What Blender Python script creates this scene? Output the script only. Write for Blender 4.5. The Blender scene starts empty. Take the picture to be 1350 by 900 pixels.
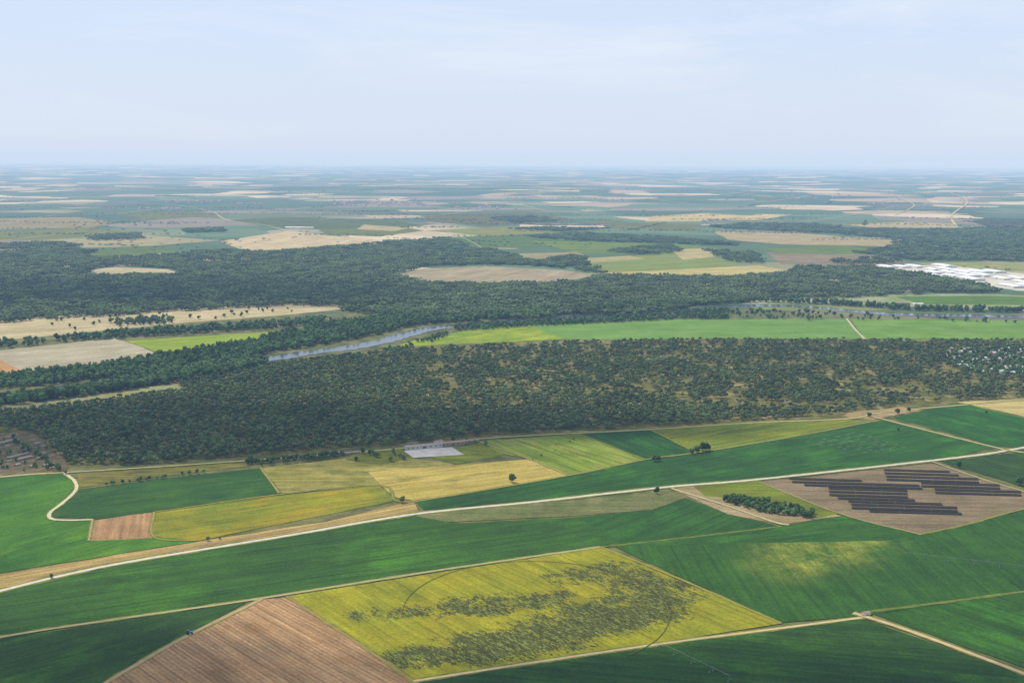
import bpy, bmesh, math, random
import numpy as np
from mathutils import Vector, Matrix, noise
random.seed(7); rng=np.random.default_rng(7)
S=bpy.context.scene
COL=S.collection
S.view_settings.view_transform='Standard'
try: S.view_settings.look='None'
except: pass
S.view_settings.exposure=0
# ---------------------------------------------------------------- camera
H=300.0; F=1447.0
pitch=math.atan((450-213.5)/F); roll=math.radians(0.3)
R=Matrix.Rotation(math.pi/2-pitch,3,'X')@Matrix.Rotation(roll,3,'Z')
cam=bpy.data.cameras.new("camera"); co=bpy.data.objects.new("camera",cam); COL.objects.link(co)
co.matrix_world=Matrix.Translation((0,0,H))@R.to_4x4()
cam.sensor_width=36; cam.lens=F/1350*36; cam.clip_start=1; cam.clip_end=400000
S.camera=co
def G(x,y):
    v=R@Vector(((x-675)/F,-(y-450)/F,-1))
    if v.z>-0.003: v.z=-0.003
    t=-H/v.z
    return (v.x*t,v.y*t)
Ri=np.array(R.transposed())
def proj(P):
    P=np.asarray(P,float); q=np.c_[P[:,0],P[:,1],np.full(len(P),-H)]@Ri.T
    return 675+F*q[:,0]/-q[:,2], 450-F*q[:,1]/-q[:,2]
# ---------------------------------------------------------------- colour
LINF=np.array([0.59,0.72,0.90]); SIG=np.array([0.27,0.395,0.55])*1e-4
def lin(c):
    c=np.array(c,float)/255
    return np.where(c<=0.04045,c/12.92,((c+0.055)/1.055)**2.4)
KL=np.array([1.42,1.40,1.44])
def alb(c,d):
    e=np.exp(-SIG*d)
    c=list(c)
    if c[1]>c[0]*1.25: c[0]=c[0]+20; c[1]=c[1]+2
    a=(lin(c)-LINF*(1-e))/e/KL
    return tuple(np.clip(a,(0.016,.012,.008),0.8))+(1,)
# ---------------------------------------------------------------- noise
def vnoise(x,y,seed=0):
    x=np.asarray(x,float); y=np.asarray(y,float)
    xi=np.floor(x).astype(np.int64); yi=np.floor(y).astype(np.int64); fx=x-xi; fy=y-yi
    fx=fx*fx*(3-2*fx); fy=fy*fy*(3-2*fy)
    def h(a,b):
        n=(a*374761393+b*668265263+seed*69069)&0x7fffffff
        n=((n^(n>>13))*1274126177)&0x7fffffff
        return ((n^(n>>16))&0xffff)/65535.0
    return (h(xi,yi)*(1-fx)+h(xi+1,yi)*fx)*(1-fy)+(h(xi,yi+1)*(1-fx)+h(xi+1,yi+1)*fx)*fy
def fbm(x,y,seed=0): return (vnoise(x,y,seed)*.5+vnoise(x*2.1,y*2.1,seed+1)*.3+vnoise(x*4.3,y*4.3,seed+2)*.2)
def sstep(x,a,b):
    t=np.clip((np.asarray(x,float)-a)/(b-a),0,1); return t*t*(3-2*t)
def hill(x,y):
    d=np.hypot(x,y)
    return sstep(d,6500,13000)*(fbm(np.asarray(x)/3500,np.asarray(y)/2200,5)-.35)*95+sstep(d,25000,60000)*(fbm(np.asarray(x)/9000,np.asarray(y)/9000,9)-.4)*170
# ---------------------------------------------------------------- materials
class N:
    def __init__(s,name):
        s.m=bpy.data.materials.new(name); s.m.use_nodes=True; s.t=s.m.node_tree; s.t.nodes.clear()
        s.out=s.n('ShaderNodeOutputMaterial'); s.b=s.n('ShaderNodeBsdfPrincipled')
        s.l(s.b.outputs[0],s.out.inputs[0]); s.b.inputs['Roughness'].default_value=.9
        s.b.inputs['Specular IOR Level'].default_value=.08
    def n(s,t,**k):
        x=s.t.nodes.new(t)
        for a,v in k.items(): setattr(x,a,v)
        return x
    def l(s,a,b): s.t.links.new(a,b)
    def put(s,v,inp):
        if isinstance(v,(int,float,tuple,list)): inp.default_value=v
        else: s.l(v,inp)
    def math(s,op,a,b=0.0,clamp=False):
        x=s.n('ShaderNodeMath',operation=op); x.use_clamp=clamp; s.put(a,x.inputs[0]); s.put(b,x.inputs[1]); return x.outputs[0]
    def mix(s,f,a,b,mode='MIX'):
        x=s.n('ShaderNodeMix',data_type='RGBA',blend_type=mode); s.put(f,x.inputs[0]); s.put(a,x.inputs[6]); s.put(b,x.inputs[7]); return x.outputs[2]
    def rng(s,v,a,b,c=0.,d=1.):
        x=s.n('ShaderNodeMapRange'); s.put(v,x.inputs[0])
        for i,q in enumerate((a,b,c,d)): x.inputs[i+1].default_value=q
        return x.outputs[0]
    def pos(s): return s.n('ShaderNodeNewGeometry').outputs['Position']
    def map(s,v,rot=0.,scale=(1,1,1)):
        x=s.n('ShaderNodeMapping'); s.l(v,x.inputs[0]); x.inputs[2].default_value=(0,0,rot); x.inputs[3].default_value=scale; return x.outputs[0]
    def noise(s,v,scale,detail=3,rough=.55):
        x=s.n('ShaderNodeTexNoise'); s.l(v,x.inputs['Vector']); x.inputs['Scale'].default_value=scale
        x.inputs['Detail'].default_value=detail; x.inputs['Roughness'].default_value=rough; return x.outputs[0]
    def scale(s,c,f):
        x=s.n('ShaderNodeVectorMath',operation='SCALE'); s.put(c,x.inputs[0]); s.put(f,x.inputs[3]); return x.outputs[0]
def simple(name,c,rough=.8,var=.25,sc=.5,spec=.2,metal=0.):
    m=N(name); p=m.pos(); n=m.noise(p,sc,3)
    m.l(m.scale((c[0],c[1],c[2]),m.rng(n,.3,.7,1-var,1+var)),m.b.inputs[0])
    m.b.inputs['Roughness'].default_value=rough; m.b.inputs['Specular IOR Level'].default_value=spec; m.b.inputs['Metallic'].default_value=metal
    return m.m
def field_mat(name,c1,c2,ang=0.,pscale=70,streak=.3,tram=24,trams=.35,speck=.25,furrow=0,furs=.3,lod=None,patchc=None,far=1.,lodsoft=0):
    m=N(name); p=m.pos(); r=m.map(p,-ang)
    big=m.noise(p,1/pscale,5,.62)
    c=m.mix(m.rng(big,.34,.66),c1,c2)
    if patchc is not None:
        n=m.noise(m.map(r,0,(.55,1,1)),1/(pscale*.45),6,.68); c=m.mix(m.rng(n,.5,.7,0,.75),c,patchc)
    st=m.noise(m.map(r,0,(.012/far,.30/far,1)),1,3,.6)
    k=m.rng(st,.3,.7,1-streak,1+streak)
    st2=m.noise(m.map(r,0,(.006/far,.06/far,1)),1,4,.6)
    k=m.math('MULTIPLY',k,m.rng(st2,.3,.7,1-streak*.42,1+streak*.42))
    sp=m.noise(p,.45/far,4,.7)
    k=m.math('MULTIPLY',k,m.rng(sp,.3,.7,1-speck,1+speck))
    sp2=m.noise(p,.05,5,.65)
    k=m.math('MULTIPLY',k,m.rng(sp2,.3,.7,1-speck*.55,1+speck*.55))
    sx=m.n('ShaderNodeSeparateXYZ'); m.l(r,sx.inputs[0]); v=sx.outputs[1]
    if trams>0:
        wob=m.math('ADD',v,m.rng(m.noise(p,.02,1),0,1,-1.5,1.5))
        f=m.math('FRACT',m.math('DIVIDE',wob,tram)); f=m.math('ABSOLUTE',m.math('SUBTRACT',f,.5))
        ln=m.rng(f,0,1.0/tram,1-trams,1.); k=m.math('MULTIPLY',k,ln)
    if furrow>0:
        sn=m.math('SINE',m.math('MULTIPLY',v,2*math.pi/furrow)); k=m.math('MULTIPLY',k,m.rng(sn,-1,1,1-furs,1+furs))
    if lod is not None:
        at=m.n('ShaderNodeAttribute',attribute_name='patch')
        if lodsoft:
            mk=m.math('MULTIPLY',at.outputs['Fac'],m.rng(m.noise(p,.035,6,.7),.38,.66,.05,1.))
        else:
            big2=m.rng(m.noise(p,.045,4,.65),.28,.72,-.45,.45)
            sm=m.rng(m.noise(m.map(r,1.35,(.2,.6,1)),1,5,.78),.30,.70,-.75,.75)
            q=m.math('ADD',m.math('ADD',at.outputs['Fac'],big2),sm)
            mk=m.math('MULTIPLY',m.rng(q,.44,.56,0,.97),m.rng(at.outputs['Fac'],.02,.2))
        fl=m.noise(m.map(r,1.2,(.25,.9,1)),1,4,.8)
        lc=m.mix(m.rng(fl,.50,.62),lod[0],lod[1])
        c=m.mix(mk,c,lc)
    m.l(m.scale(c,k),m.b.inputs[0])
    bp=m.n('ShaderNodeBump'); bp.inputs['Strength'].default_value=.5; bp.inputs['Distance'].default_value=.6
    m.l(sp,bp.inputs['Height']); m.l(bp.outputs[0],m.b.inputs['Normal'])
    return m.m
# ---------------------------------------------------------------- object helpers
def tag(o,label,cat,kind=None,group=None):
    o["label"]=label; o["category"]=cat
    if kind: o["kind"]=kind
    if group: o["group"]=group
def mesh_obj(name,v,f,mats,link=True,mi=None,smooth=False):
    me=bpy.data.meshes.new(name); me.from_pydata([tuple(a) for a in v],[],f)
    for m in (mats if isinstance(mats,(list,tuple)) else [mats]): me.materials.append(m)
    if mi is not None: me.polygons.foreach_set('material_index',mi)
    if smooth: me.polygons.foreach_set('use_smooth',[True]*len(me.polygons))
    me.update(); o=bpy.data.objects.new(name,me)
    if link: COL.objects.link(o)
    return o
ZL=[0.05]
def nextz(): ZL[0]+=.005; return ZL[0]
def jitter_poly(P,amp,step=18):
    out=[]; n=len(P)
    for i in range(n):
        a=np.array(P[i]);b=np.array(P[(i+1)%n]);L=np.linalg.norm(b-a); k=int(min(60,max(1,L/step)))
        nrm=np.array([-(b-a)[1],(b-a)[0]])/max(L,1e-6)
        for j in range(k):
            t=j/k; q=a+(b-a)*t
            if j>0: q=q+nrm*amp*(random.random()-.5)*2
            out.append(tuple(q))
    return out
def poly_sheet(name,P,mat,z,amp=.8,step=18):
    A=sum(P[i][0]*P[(i+1)%len(P)][1]-P[(i+1)%len(P)][0]*P[i][1] for i in range(len(P)))
    if A<0: P=P[::-1]
    P=jitter_poly(P,amp,step)
    return mesh_obj(name,[(a,b,z) for a,b in P],[list(range(len(P)))],mat)
def cent(P): return np.mean(np.array(P),0)
def field(px,c1,c2,rd=None,label="green crop field",cat="field",name="field",amp=.8,**k):
    P=[G(*p) for p in px]; vis=[G(min(max(p[0],0),1350),min(p[1],900)) for p in px]
    d=math.hypot(*cent(vis),H)
    ang=0.
    if rd: a=G(*rd[0]);b=G(*rd[1]); ang=math.atan2(b[1]-a[1],b[0]-a[0])
    if label=="dark green irrigated crop field" and 'patchc' not in k: k['patchc']=tuple(int(q*1.22+5) for q in c2)
    if 'patchc' in k: k['patchc']=alb(k['patchc'],d)
    m=field_mat(name+"_material",alb(c1,d),alb(c2,d),ang,far=max(1,d/1100),**k)
    o=poly_sheet(name,P,m,nextz(),amp*max(1,d/1500),18*max(1,d/1500)); tag(o,label,cat,"structure"); return o
def catmull(P,n=8):
    P=[np.array(p,float) for p in P]; Q=[2*P[0]-P[1]]+P+[2*P[-1]-P[-2]]; out=[]
    for i in range(1,len(Q)-2):
        for j in range(n):
            t=j/n; a,b,c,d=Q[i-1:i+3]
            out.append(.5*((2*b)+(c-a)*t+(2*a-5*b+4*c-d)*t*t+(3*b-a-3*c+d)*t**3))
    out.append(P[-1]); return out
def ribbon(name,P,w,mat,z,jit=0.):
    v=[];f=[]
    for i,p in enumerate(P):
        a=P[max(i-1,0)];b=P[min(i+1,len(P)-1)]; t=(b-a)/max(np.linalg.norm(b-a),1e-6); n=np.array([-t[1],t[0]])
        w1=w/2*(1+jit*(random.random()-.5)); w2=w/2*(1+jit*(random.random()-.5)); dd=math.hypot(p[0],p[1])
        zz=z+(float(hill(p[0],p[1]))+min(4,(dd-6400)/400) if dd>6400 else 0)
        v+=[(*(p+n*w1),zz),(*(p-n*w2),zz)]
        if i: k=2*i; f.append((k-2,k-1,k+1,k))
    return mesh_obj(name,v,f,mat)
# ---------------------------------------------------------------- ground
def ground():
    m=N("ground_material"); p=m.pos()
    warp=m.n('ShaderNodeVectorMath',operation='ADD'); wn=m.n('ShaderNodeTexNoise'); m.l(p,wn.inputs['Vector']); wn.inputs['Scale'].default_value=1/2500; wn.inputs['Detail'].default_value=2
    ws=m.n('ShaderNodeVectorMath',operation='SCALE'); m.l(wn.outputs['Color'],ws.inputs[0]); ws.inputs[3].default_value=1000
    m.l(p,warp.inputs[0]); m.l(ws.outputs[0],warp.inputs[1]); pw=warp.outputs[0]
    def cells(v,stops):
        x=m.n('ShaderNodeTexVoronoi'); x.feature='F1'; x.voronoi_dimensions='2D'; x.distance='CHEBYCHEV'
        m.l(v,x.inputs['Vector']); x.inputs['Scale'].default_value=1.; x.inputs['Randomness'].default_value=.9
        s=m.n('ShaderNodeSeparateColor'); m.l(x.outputs['Color'],s.inputs[0])
        rp=m.n('ShaderNodeValToRGB'); rp.color_ramp.interpolation='CONSTANT'; e=rp.color_ramp.elements
        while len(e)<len(stops): e.new(.5)
        for i,(q,c) in enumerate(stops): e[i].position=q; e[i].color=alb(c,0)
        m.l(s.outputs[0],rp.inputs[0]); return rp.outputs[0]
    a=cells(m.map(pw,.22,(1/720,1/640,0)),[(0,(62,104,68)),(.2,(52,94,62)),(.36,(98,122,86)),(.50,(172,154,124)),(.59,(62,102,72)),(.72,(138,128,110)),(.81,(210,190,156)),(.88,(80,112,74))])
    b=cells(m.map(pw,-.16,(1/360,1/340,0)),[(0,(66,106,70)),(.28,(102,124,88)),(.43,(178,160,128)),(.56,(58,98,66)),(.72,(208,190,156)),(.81,(130,120,106)),(.9,(70,108,74))])
    big=m.noise(p,1/3500,3); c=m.mix(m.rng(big,.46,.54),a,b)
    wood=m.noise(m.map(p,.1,(1/1300,1/800,0)),1,4,.55); c=m.mix(m.rng(wood,.64,.67),c,alb((44,70,54),0))
    k=m.rng(m.noise(p,1/160,4,.6),.3,.7,.88,1.12)
    sx=m.n('ShaderNodeVectorMath',operation='LENGTH'); m.l(p,sx.inputs[0])
    g=m.mix(m.rng(m.noise(p,1/30,5,.65),.42,.6),alb((60,85,38),0),alb((125,120,72),0))
    c=m.mix(m.rng(sx.outputs[1],2100,2500),g,c)
    m.l(m.scale(c,k),m.b.inputs[0])
    rad=[0,200,400,700,1000,1500,2000,2600,3200,4000,5000,6000]
    while rad[-1]<100000: rad.append(rad[-1]*1.055)
    A=420; v=[(0,0,0)];f=[]
    th=np.linspace(0,2*math.pi,A,endpoint=False)
    for r_ in rad[1:]:
        x=r_*np.cos(th);y=r_*np.sin(th);z=hill(x,y); v+=list(zip(x.tolist(),y.tolist(),z.tolist()))
    for j in range(A): f.append((0,1+j,1+(j+1)%A))
    for i in range(len(rad)-2):
        o=1+i*A
        for j in range(A): f.append((o+j,o+A+j,o+A+(j+1)%A,o+(j+1)%A))
    o=mesh_obj("ground",v,f,m.m,smooth=True); tag(o,"flat farmland plain rising to low hazy hills","ground","structure")
ground()
# ---------------------------------------------------------------- fields, far to near
TAN="dry tan stubble field"; GRN="green irrigated crop field"
far=dict(tram=60,trams=0,speck=.15,streak=.25)
def ff(px,c1,c2=None,label=TAN,**k):
    kk=dict(far); kk.update(k); c2=c2 or tuple(max(0,int(a*.9)) for a in c1)
    return field(px,c1,c2,(px[0],px[1]),label,**kk)
ff([(-200,292),(100,286),(150,293),(120,300),(-200,306)],(160,160,156))
ff([(150,282),(260,279),(300,284),(200,290)],(112,146,132),label=GRN)
ff([(-200,322),(0,320),(180,309),(290,317),(200,324),(100,327),(-200,334)],(170,168,154))
ff([(0,306),(110,300),(180,306),(60,316),(-100,318)],(110,144,124),label=GRN)
ff([(100,331),(200,325),(240,329),(200,335),(120,339)],(90,134,108),label=GRN)
ff([(290,318),(380,304),(420,309),(500,317),(515,321),(430,325),(350,332),(318,329)],(200,188,170))
ff([(300,290),(380,286),(520,290),(560,298),(430,303),(360,300)],(94,136,120),label=GRN)
ff([(560,282),(700,280),(760,290),(640,298),(560,292)],(104,138,126),label=GRN)
ff([(420,303),(520,298),(560,304),(500,312),(430,309)],(104,140,118),label=GRN)
ff([(480,296),(540,300),(520,305),(470,302)],(184,176,162))
ff([(580,313),(700,309),(760,318),(700,328),(620,326)],(88,136,108),label=GRN)
ff([(560,304),(680,298),(740,306),(640,311)],(128,146,128),(150,152,136),label="pale green pasture field")
ff([(700,318),(880,319),(965,330),(900,336),(760,333)],(102,146,116),label=GRN)
ff([(760,341),(900,334),(985,344),(960,352),(800,360)],(132,152,126),(112,142,110),label="pale green pasture field")
ff([(760,341),(830,337),(850,341),(780,347)],(172,168,142))
ff([(660,335),(760,332),(775,338),(690,342)],(160,158,144))
ff([(885,329),(935,327),(945,338),(900,343)],(186,178,152))
ff([(770,361),(1000,350),(1042,357),(960,363),(860,362)],(190,182,144),label="pale yellow stubble field")
ff([(520,362),(560,354),(640,351),(740,356),(790,363),(740,371),(640,373),(560,371)],(170,162,148),(152,144,134),label="round grey-tan fallow field in the pines")
ff([(118,356),(150,352),(220,355),(245,362),(200,361),(130,361)],(188,179,158))
ff([(50,363),(80,362),(84,365),(56,366)],(184,175,152))
ff([(860,285),(930,281),(1000,285),(920,292),(850,292)],(200,190,170))
ff([(960,290),(1030,277),(1085,271),(1080,277),(1000,290)],(204,194,176))
ff([(780,290),(850,294),(950,296),(900,304),(800,300)],(106,142,122),label=GRN)
ff([(940,305),(1060,308),(1185,318),(1170,325),(1030,322),(960,316)],(178,171,157))
ff([(1000,328),(1100,324),(1170,330),(1160,336),(1050,336)],(98,142,112),label=GRN)
ff([(1010,333),(1150,336),(1200,346),(1130,352),(1030,348)],(150,144,142),(132,128,126))
ff([(1110,296),(1190,293),(1262,295),(1260,301),(1150,300)],(184,178,168))
ff([(1200,346),(1320,345),(1500,350),(1500,366),(1240,352)],(134,152,124),(162,158,138))
ff([(1280,292),(1340,276),(1500,280),(1500,296),(1300,298)],(92,134,118),label=GRN)
ff([(1155,352),(1240,349),(1350,361),(1500,368),(1500,392),(1340,383),(1285,374)],(214,212,206),(196,194,184),label="pale gravel yard around the sheds",patchc=(170,170,152))
ff([(930,398),(1180,387),(1320,388),(1500,398),(1500,412),(1350,410),(1100,400),(1000,402)],(164,166,148),(128,147,116))
ff([(1180,391),(1300,390),(1500,396),(1500,404),(1215,401)],(84,136,96),label=GRN)
ff([(980,402),(1100,402),(1180,408),(1100,411),(1000,408)],(118,148,116),label=GRN)
ff([(-200,432),(0,421),(290,404),(430,398),(475,405),(380,415),(250,425),(0,449),(-200,462)],(190,176,150),(168,160,132),patchc=(206,192,166))
ff([(-200,478),(0,462),(150,446),(180,455),(215,470),(100,482),(0,493),(-200,510)],(174,167,150),(160,154,136),patchc=(190,182,166))
ff([(165,449),(365,437),(368,446),(300,456),(215,467)],(148,162,90),(128,152,84),label="yellow-green meadow beside river trees")
ff([(-200,480),(-5,472),(32,490),(-10,498),(-200,515)],(190,152,118),label="orange-brown bare soil field")
ff([(-200,552),(0,533),(150,515),(235,506),(243,515),(150,525),(40,542),(-200,565)],(160,156,126),(122,127,94),label="scrubby dry grass strip by the river")
field([(515,458),(560,445),(640,432),(700,429),(745,447),(640,452)],(156,168,74),(122,148,78),((520,456),(700,430)),"yellow-green meadow beside the river",trams=.1,streak=.3,patchc=(95,138,80))
field([(697,429),(900,421),(1116,420),(1140,447),(900,449),(745,447)],(86,142,96),(102,154,106),((700,430),(1100,421)),GRN,trams=.1,streak=.25,speck=.15,patchc=(120,150,106))
field([(1121,420),(1350,423),(1600,428),(1600,455),(1350,449),(1140,447)],(84,140,94),(104,154,106),((1120,422),(1350,426)),GRN,trams=.1,streak=.25,speck=.15,patchc=(125,155,110))
field([(-250,585),(40,566),(95,614),(330,601),(545,585),(640,577),(860,565),(1110,550),(1190,537),(1350,527),(1600,515),(1600,440),(1350,447),(900,446),(700,450),(540,458),(440,468),(330,480),(230,497),(240,515),(60,537),(-250,560)],
      (92,102,66),(124,122,88),None,"sandy grassy floor beneath the pines",name="forest_floor",trams=0,streak=.1,pscale=30,patchc=(196,180,152))
field([(-250,596),(40,568),(95,614),(75,626),(-250,650)],(122,112,98),(96,94,78),((0,600),(60,585)),"brown-grey gravel yard",name="yard",tram=9,trams=.35,streak=.3,pscale=20,patchc=(172,160,142))
DG="dark green irrigated crop field"
field([(-300,700),(-300,652),(0,628),(85,625),(101,640),(82,662),(64,680),(75,686),(122,686),(117,713),(203,708),(250,706),(258,714),(0,755),(-300,815)],(62,124,24),(40,100,24),((0,700),(200,650)),"bright green young crop field",trams=.15,pscale=90,streak=.2,patchc=(82,138,32))
field([(103,625),(325,609),(330,614),(200,630),(105,643)],(104,112,68),(142,132,86),None,"rough dry grass strip",trams=0,patchc=(55,75,45))
field([(105,645),(200,632),(343,617),(368,650),(130,684),(66,682)],(46,101,42),(36,88,40),((105,645),(343,617)),GRN,trams=.2,streak=.22,patchc=(60,112,50))
field([(125,686),(205,675),(203,709),(117,713)],(172,138,108),(156,125,98),((125,686),(117,713)),"small bare reddish soil plot",trams=.1,name="ploughed_field")
field([(205,675),(350,655),(500,640),(521,660),(260,713),(203,707)],(148,142,42),(118,130,42),((205,690),(500,648)),"yellowing crop field",trams=.25,patchc=(174,144,60))
field([(-300,812),(0,757),(260,714),(430,688),(545,660),(552,674),(380,704),(180,738),(0,777),(-300,840)],(182,156,110),(160,140,95),((0,765),(545,667)),"tan stubble strip beside the road",trams=.15,streak=.4)
field([(345,617),(490,600),(545,604),(600,612),(520,630),(540,650),(500,641),(372,650)],(134,132,78),(160,149,100),None,"dry rough pasture",trams=0,pscale=40,patchc=(90,108,56))
field([(455,606),(470,596),(530,592),(545,603),(500,614)],(84,110,54),(118,124,70),None,"green paddock beside the farm buildings",trams=0,pscale=25)
field([(560,600),(640,582),(665,600),(600,612)],(94,120,60),(125,136,74),None,"green paddock beside the farm buildings",trams=0,pscale=25,patchc=(64,98,48))
field([(485,622),(560,616),(700,605),(748,627),(640,646),(545,660),(520,655)],(188,168,106),(168,152,90),((500,640),(740,610)),"golden dry grass field",trams=0,streak=.3,pscale=40,patchc=(128,128,68))
field([(632,582),(765,572),(850,607),(748,627),(700,605),(660,598)],(132,146,82),(112,134,72),((640,582),(760,625)),"light green striped field",tram=16,trams=.3,streak=.4,patchc=(168,156,100))
field([(765,573),(858,567),(917,597),(850,607)],(30,86,44),(36,95,50),((765,573),(850,607)),DG,trams=.25)
field([(858,567),(1000,557),(1120,552),(1140,557),(1030,578),(918,597)],(122,132,50),(104,122,46),((918,597),(1140,557)),"yellow-green ripening crop field",trams=.3,patchc=(152,148,70))
field([(1105,545),(1190,537),(1215,541),(1150,553),(1120,551)],(175,154,126),(160,140,112),None,"bare sandy field edge",trams=0)
field([(548,662),(750,628),(850,607),(918,597),(1040,577),(1165,553),(1312,590),(1230,607),(1000,631),(880,641),(700,659),(560,673)],(34,88,40),(42,101,48),((560,670),(1165,556)),DG,trams=.25,streak=.25,pscale=110)
field([(1178,551),(1262,531),(1350,551),(1600,600),(1600,640),(1350,591),(1312,588)],(34,94,50),(42,104,56),((1178,551),(1312,588)),DG,trams=.2)
field([(1262,530),(1350,526),(1600,512),(1600,595),(1350,549)],(192,176,130),(178,162,116),None,TAN,trams=0)
field([(1240,609),(1350,595),(1600,600),(1600,700),(1350,642)],(48,92,48),(36,80,42),((1240,609),(1350,642)),DG,trams=.2)
field([(552,676),(700,664),(860,650),(905,656),(860,672),(760,680),(600,688),(545,688)],(102,114,80),(128,128,96),None,"rough grey-green grass strip",trams=0,streak=.2,pscale=30,patchc=(64,94,50))
field([(885,645),(910,640),(1110,680),(1030,692),(960,678)],(172,154,126),(150,134,106),None,"bare sandy strip",trams=0,patchc=(110,115,68))
field([(912,640),(1000,634),(1112,676),(1075,684),(990,660),(930,654)],(118,130,52),(85,112,46),None,"yellow-green grass plot",trams=.1)
field([(1000,636),(1230,611),(1350,647),(1600,720),(1600,690),(1350,672),(1215,705),(1110,678)],(142,127,110),(126,114,98),None,"bare brown ground of the solar farm",trams=0,name="bare_ground",patchc=(106,106,80))
field([(-300,850),(0,777),(180,741),(380,707),(545,680),(600,690),(760,682),(830,704),(800,720),(545,757),(330,792),(155,816),(0,838),(-300,890)],(38,89,37),(47,101,46),((0,815),(800,700)),DG,trams=.3,pscale=120,streak=.26)
field([(760,682),(862,672),(905,657),(965,680),(1030,694),(1000,704),(830,718),(800,720),(815,712)],(43,99,38),(36,89,35),((800,700),(905,660)),DG,trams=.2,streak=.22)
field([(-300,1100),(-300,895),(0,842),(325,794),(238,842),(140,900),(-60,1100)],(34,80,33),(43,91,40),((0,880),(300,800)),DG,trams=.25,streak=.25)
field([(345,790),(380,788),(545,898),(640,960),(-150,1060),(140,900),(238,842)],(180,146,114),(163,130,100),((300,805),(460,897)),"ploughed tan-brown bare field",name="ploughed_field",trams=.22,tram=11,furrow=2.9,furs=.15,streak=.32,patchc=(146,114,86))
field([(545,900),(700,873),(870,850),(1140,816),(1350,892),(1600,985),(1600,1150),(500,1150)],(32,79,34),(41,91,41),((870,850),(1350,890)),DG,trams=.25,streak=.25)
field([(1152,810),(1350,780),(1600,745),(1600,975),(1350,880)],(37,90,40),(44,101,47),((1152,810),(1350,880)),DG,trams=.3,streak=.25)
RG1=(38,90,41);RG2=(46,102,46)
field([(1195,703),(1212,705),(1350,673),(1600,612),(1600,745),(1350,780),(1130,813)],RG1,RG2,((1032,692),(1140,812)),DG,tram=26,trams=.22,streak=.2,pscale=90,patchc=(52,111,50))
def quad_field(q,c1,c2,rd,label,fn,lodc,**k):
    W=[np.array(G(*p)) for p in q]; d=math.hypot(*cent(W),H); nx,ny=220,180
    z=nextz()
    u,v=np.meshgrid(np.linspace(0,1,nx),np.linspace(0,1,ny)); u=u.ravel();v=v.ravel()
    P=((1-u)*(1-v))[:,None]*W[0]+(u*(1-v))[:,None]*W[1]+(u*v)[:,None]*W[2]+((1-u)*v)[:,None]*W[3]
    f=[(i*nx+j,(i+1)*nx+j,(i+1)*nx+j+1,i*nx+j+1) for i in range(ny-1) for j in range(nx-1)]
    a=G(*rd[0]);b=G(*rd[1]); ang=math.atan2(b[1]-a[1],b[0]-a[0])
    if 'patchc' in k: k['patchc']=alb(k['patchc'],d)
    m=field_mat("field_material",alb(c1,d),alb(c2,d),ang,lod=[alb(c,d) for c in lodc],**k)
    o=mesh_obj("field",[(p[0],p[1],z) for p in P],f,m); at=o.data.attributes.new('patch','FLOAT','POINT')
    x,y=proj(P); at.data.foreach_set('value',fn(x,y).astype(np.float32)); tag(o,label,"field","structure"); return o
def seg(x,y,a,b,r):
    ax,ay=a;bx,by=b; s=2.2
    px=x-ax;py=(y-ay)*s;dx=bx-ax;dy=(by-ay)*s; t=np.clip((px*dx+py*dy)/(dx*dx+dy*dy),0,1)
    return np.clip(1-np.hypot(px-t*dx,py-t*dy)/r,0,1)
def lodged(x,y):
    m=np.zeros_like(x)
    for a,b,r,s in [((470,811),(600,803),26,.62),((590,803),(740,790),40,.72),((530,868),(640,858),46,.9),((620,855),(740,838),68,.9),((700,838),(860,805),66,.9),((840,800),(890,785),50,.85),((735,762),(830,750),30,.68),((800,748),(860,762),26,.6),((820,772),(885,775),44,.8),((760,812),(820,800),60,.75)]:
        m=np.maximum(m,np.minimum(seg(x,y,a,b,r)*1.6,1)*s)
    return m
quad_field([(378,786),(792,722),(1030,822),(545,898)],(156,148,24),(132,138,28),((378,786),(545,898)),"yellow-green crop field with flattened green patches",lodged,[(54,78,34),(134,146,90)],tram=26,trams=.3,streak=.2,pscale=60,patchc=(172,162,36))
def yel(x,y):
    a=seg(x,y,(1045,735),(1100,722),100); b=seg(x,y,(1150,716),(1170,712),60)
    return np.maximum(a*a*(3-2*a)*1.3,b*b*.9)
quad_field([(806,719),(1210,704),(1150,811),(1028,821)],RG1,RG2,((1032,692),(1140,812)),"green crop field with a pale yellowish smudge",yel,[(130,140,68),(166,160,100)],lodsoft=1,tram=26,trams=.22,streak=.2,pscale=90,patchc=(52,111,50))
field([(1000,704),(1032,693),(1110,680),(1212,705),(1205,712),(806,720),(830,717)],RG1,RG2,((830,717),(1110,680)),DG,trams=.15,streak=.2)
# ---------------------------------------------------------------- roads
ROADZ=ZL[0]+.02
def road(px,w,c=(205,190,160),verge=2.,vc=(120,125,70),label="pale dirt farm track",smooth=8,name="path",sp=.12):
    P=catmull([G(*p) for p in px],smooth); d=math.hypot(*cent(P[:]),H)
    global ROADZ
    if verge>0:
        o=ribbon("verge",P,w+verge*2,simple("verge_material",alb(vc,d),.95,.4,.15),ROADZ,.6); tag(o,"rough grass verge along a track","verge","structure"); ROADZ+=.004
    o=ribbon(name,P,w,simple("road_material",alb(c,d),.9,.15,.2),ROADZ,sp); tag(o,label,"road" if name=="road" else "path","structure"); ROADZ+=.004
road([(-300,855),(0,779),(90,757),(180,739),(380,706),(545,678),(700,662),(880,642),(1000,632),(1230,607),(1310,597),(1350,590),(1600,548)],4.0,(210,202,188),2.5,label="pale gravel road between the fields",name="road")
road([(-300,895),(0,840),(155,816),(330,791),(545,757),(680,737),(792,721)],2.2,(178,166,128),1.5)
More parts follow.
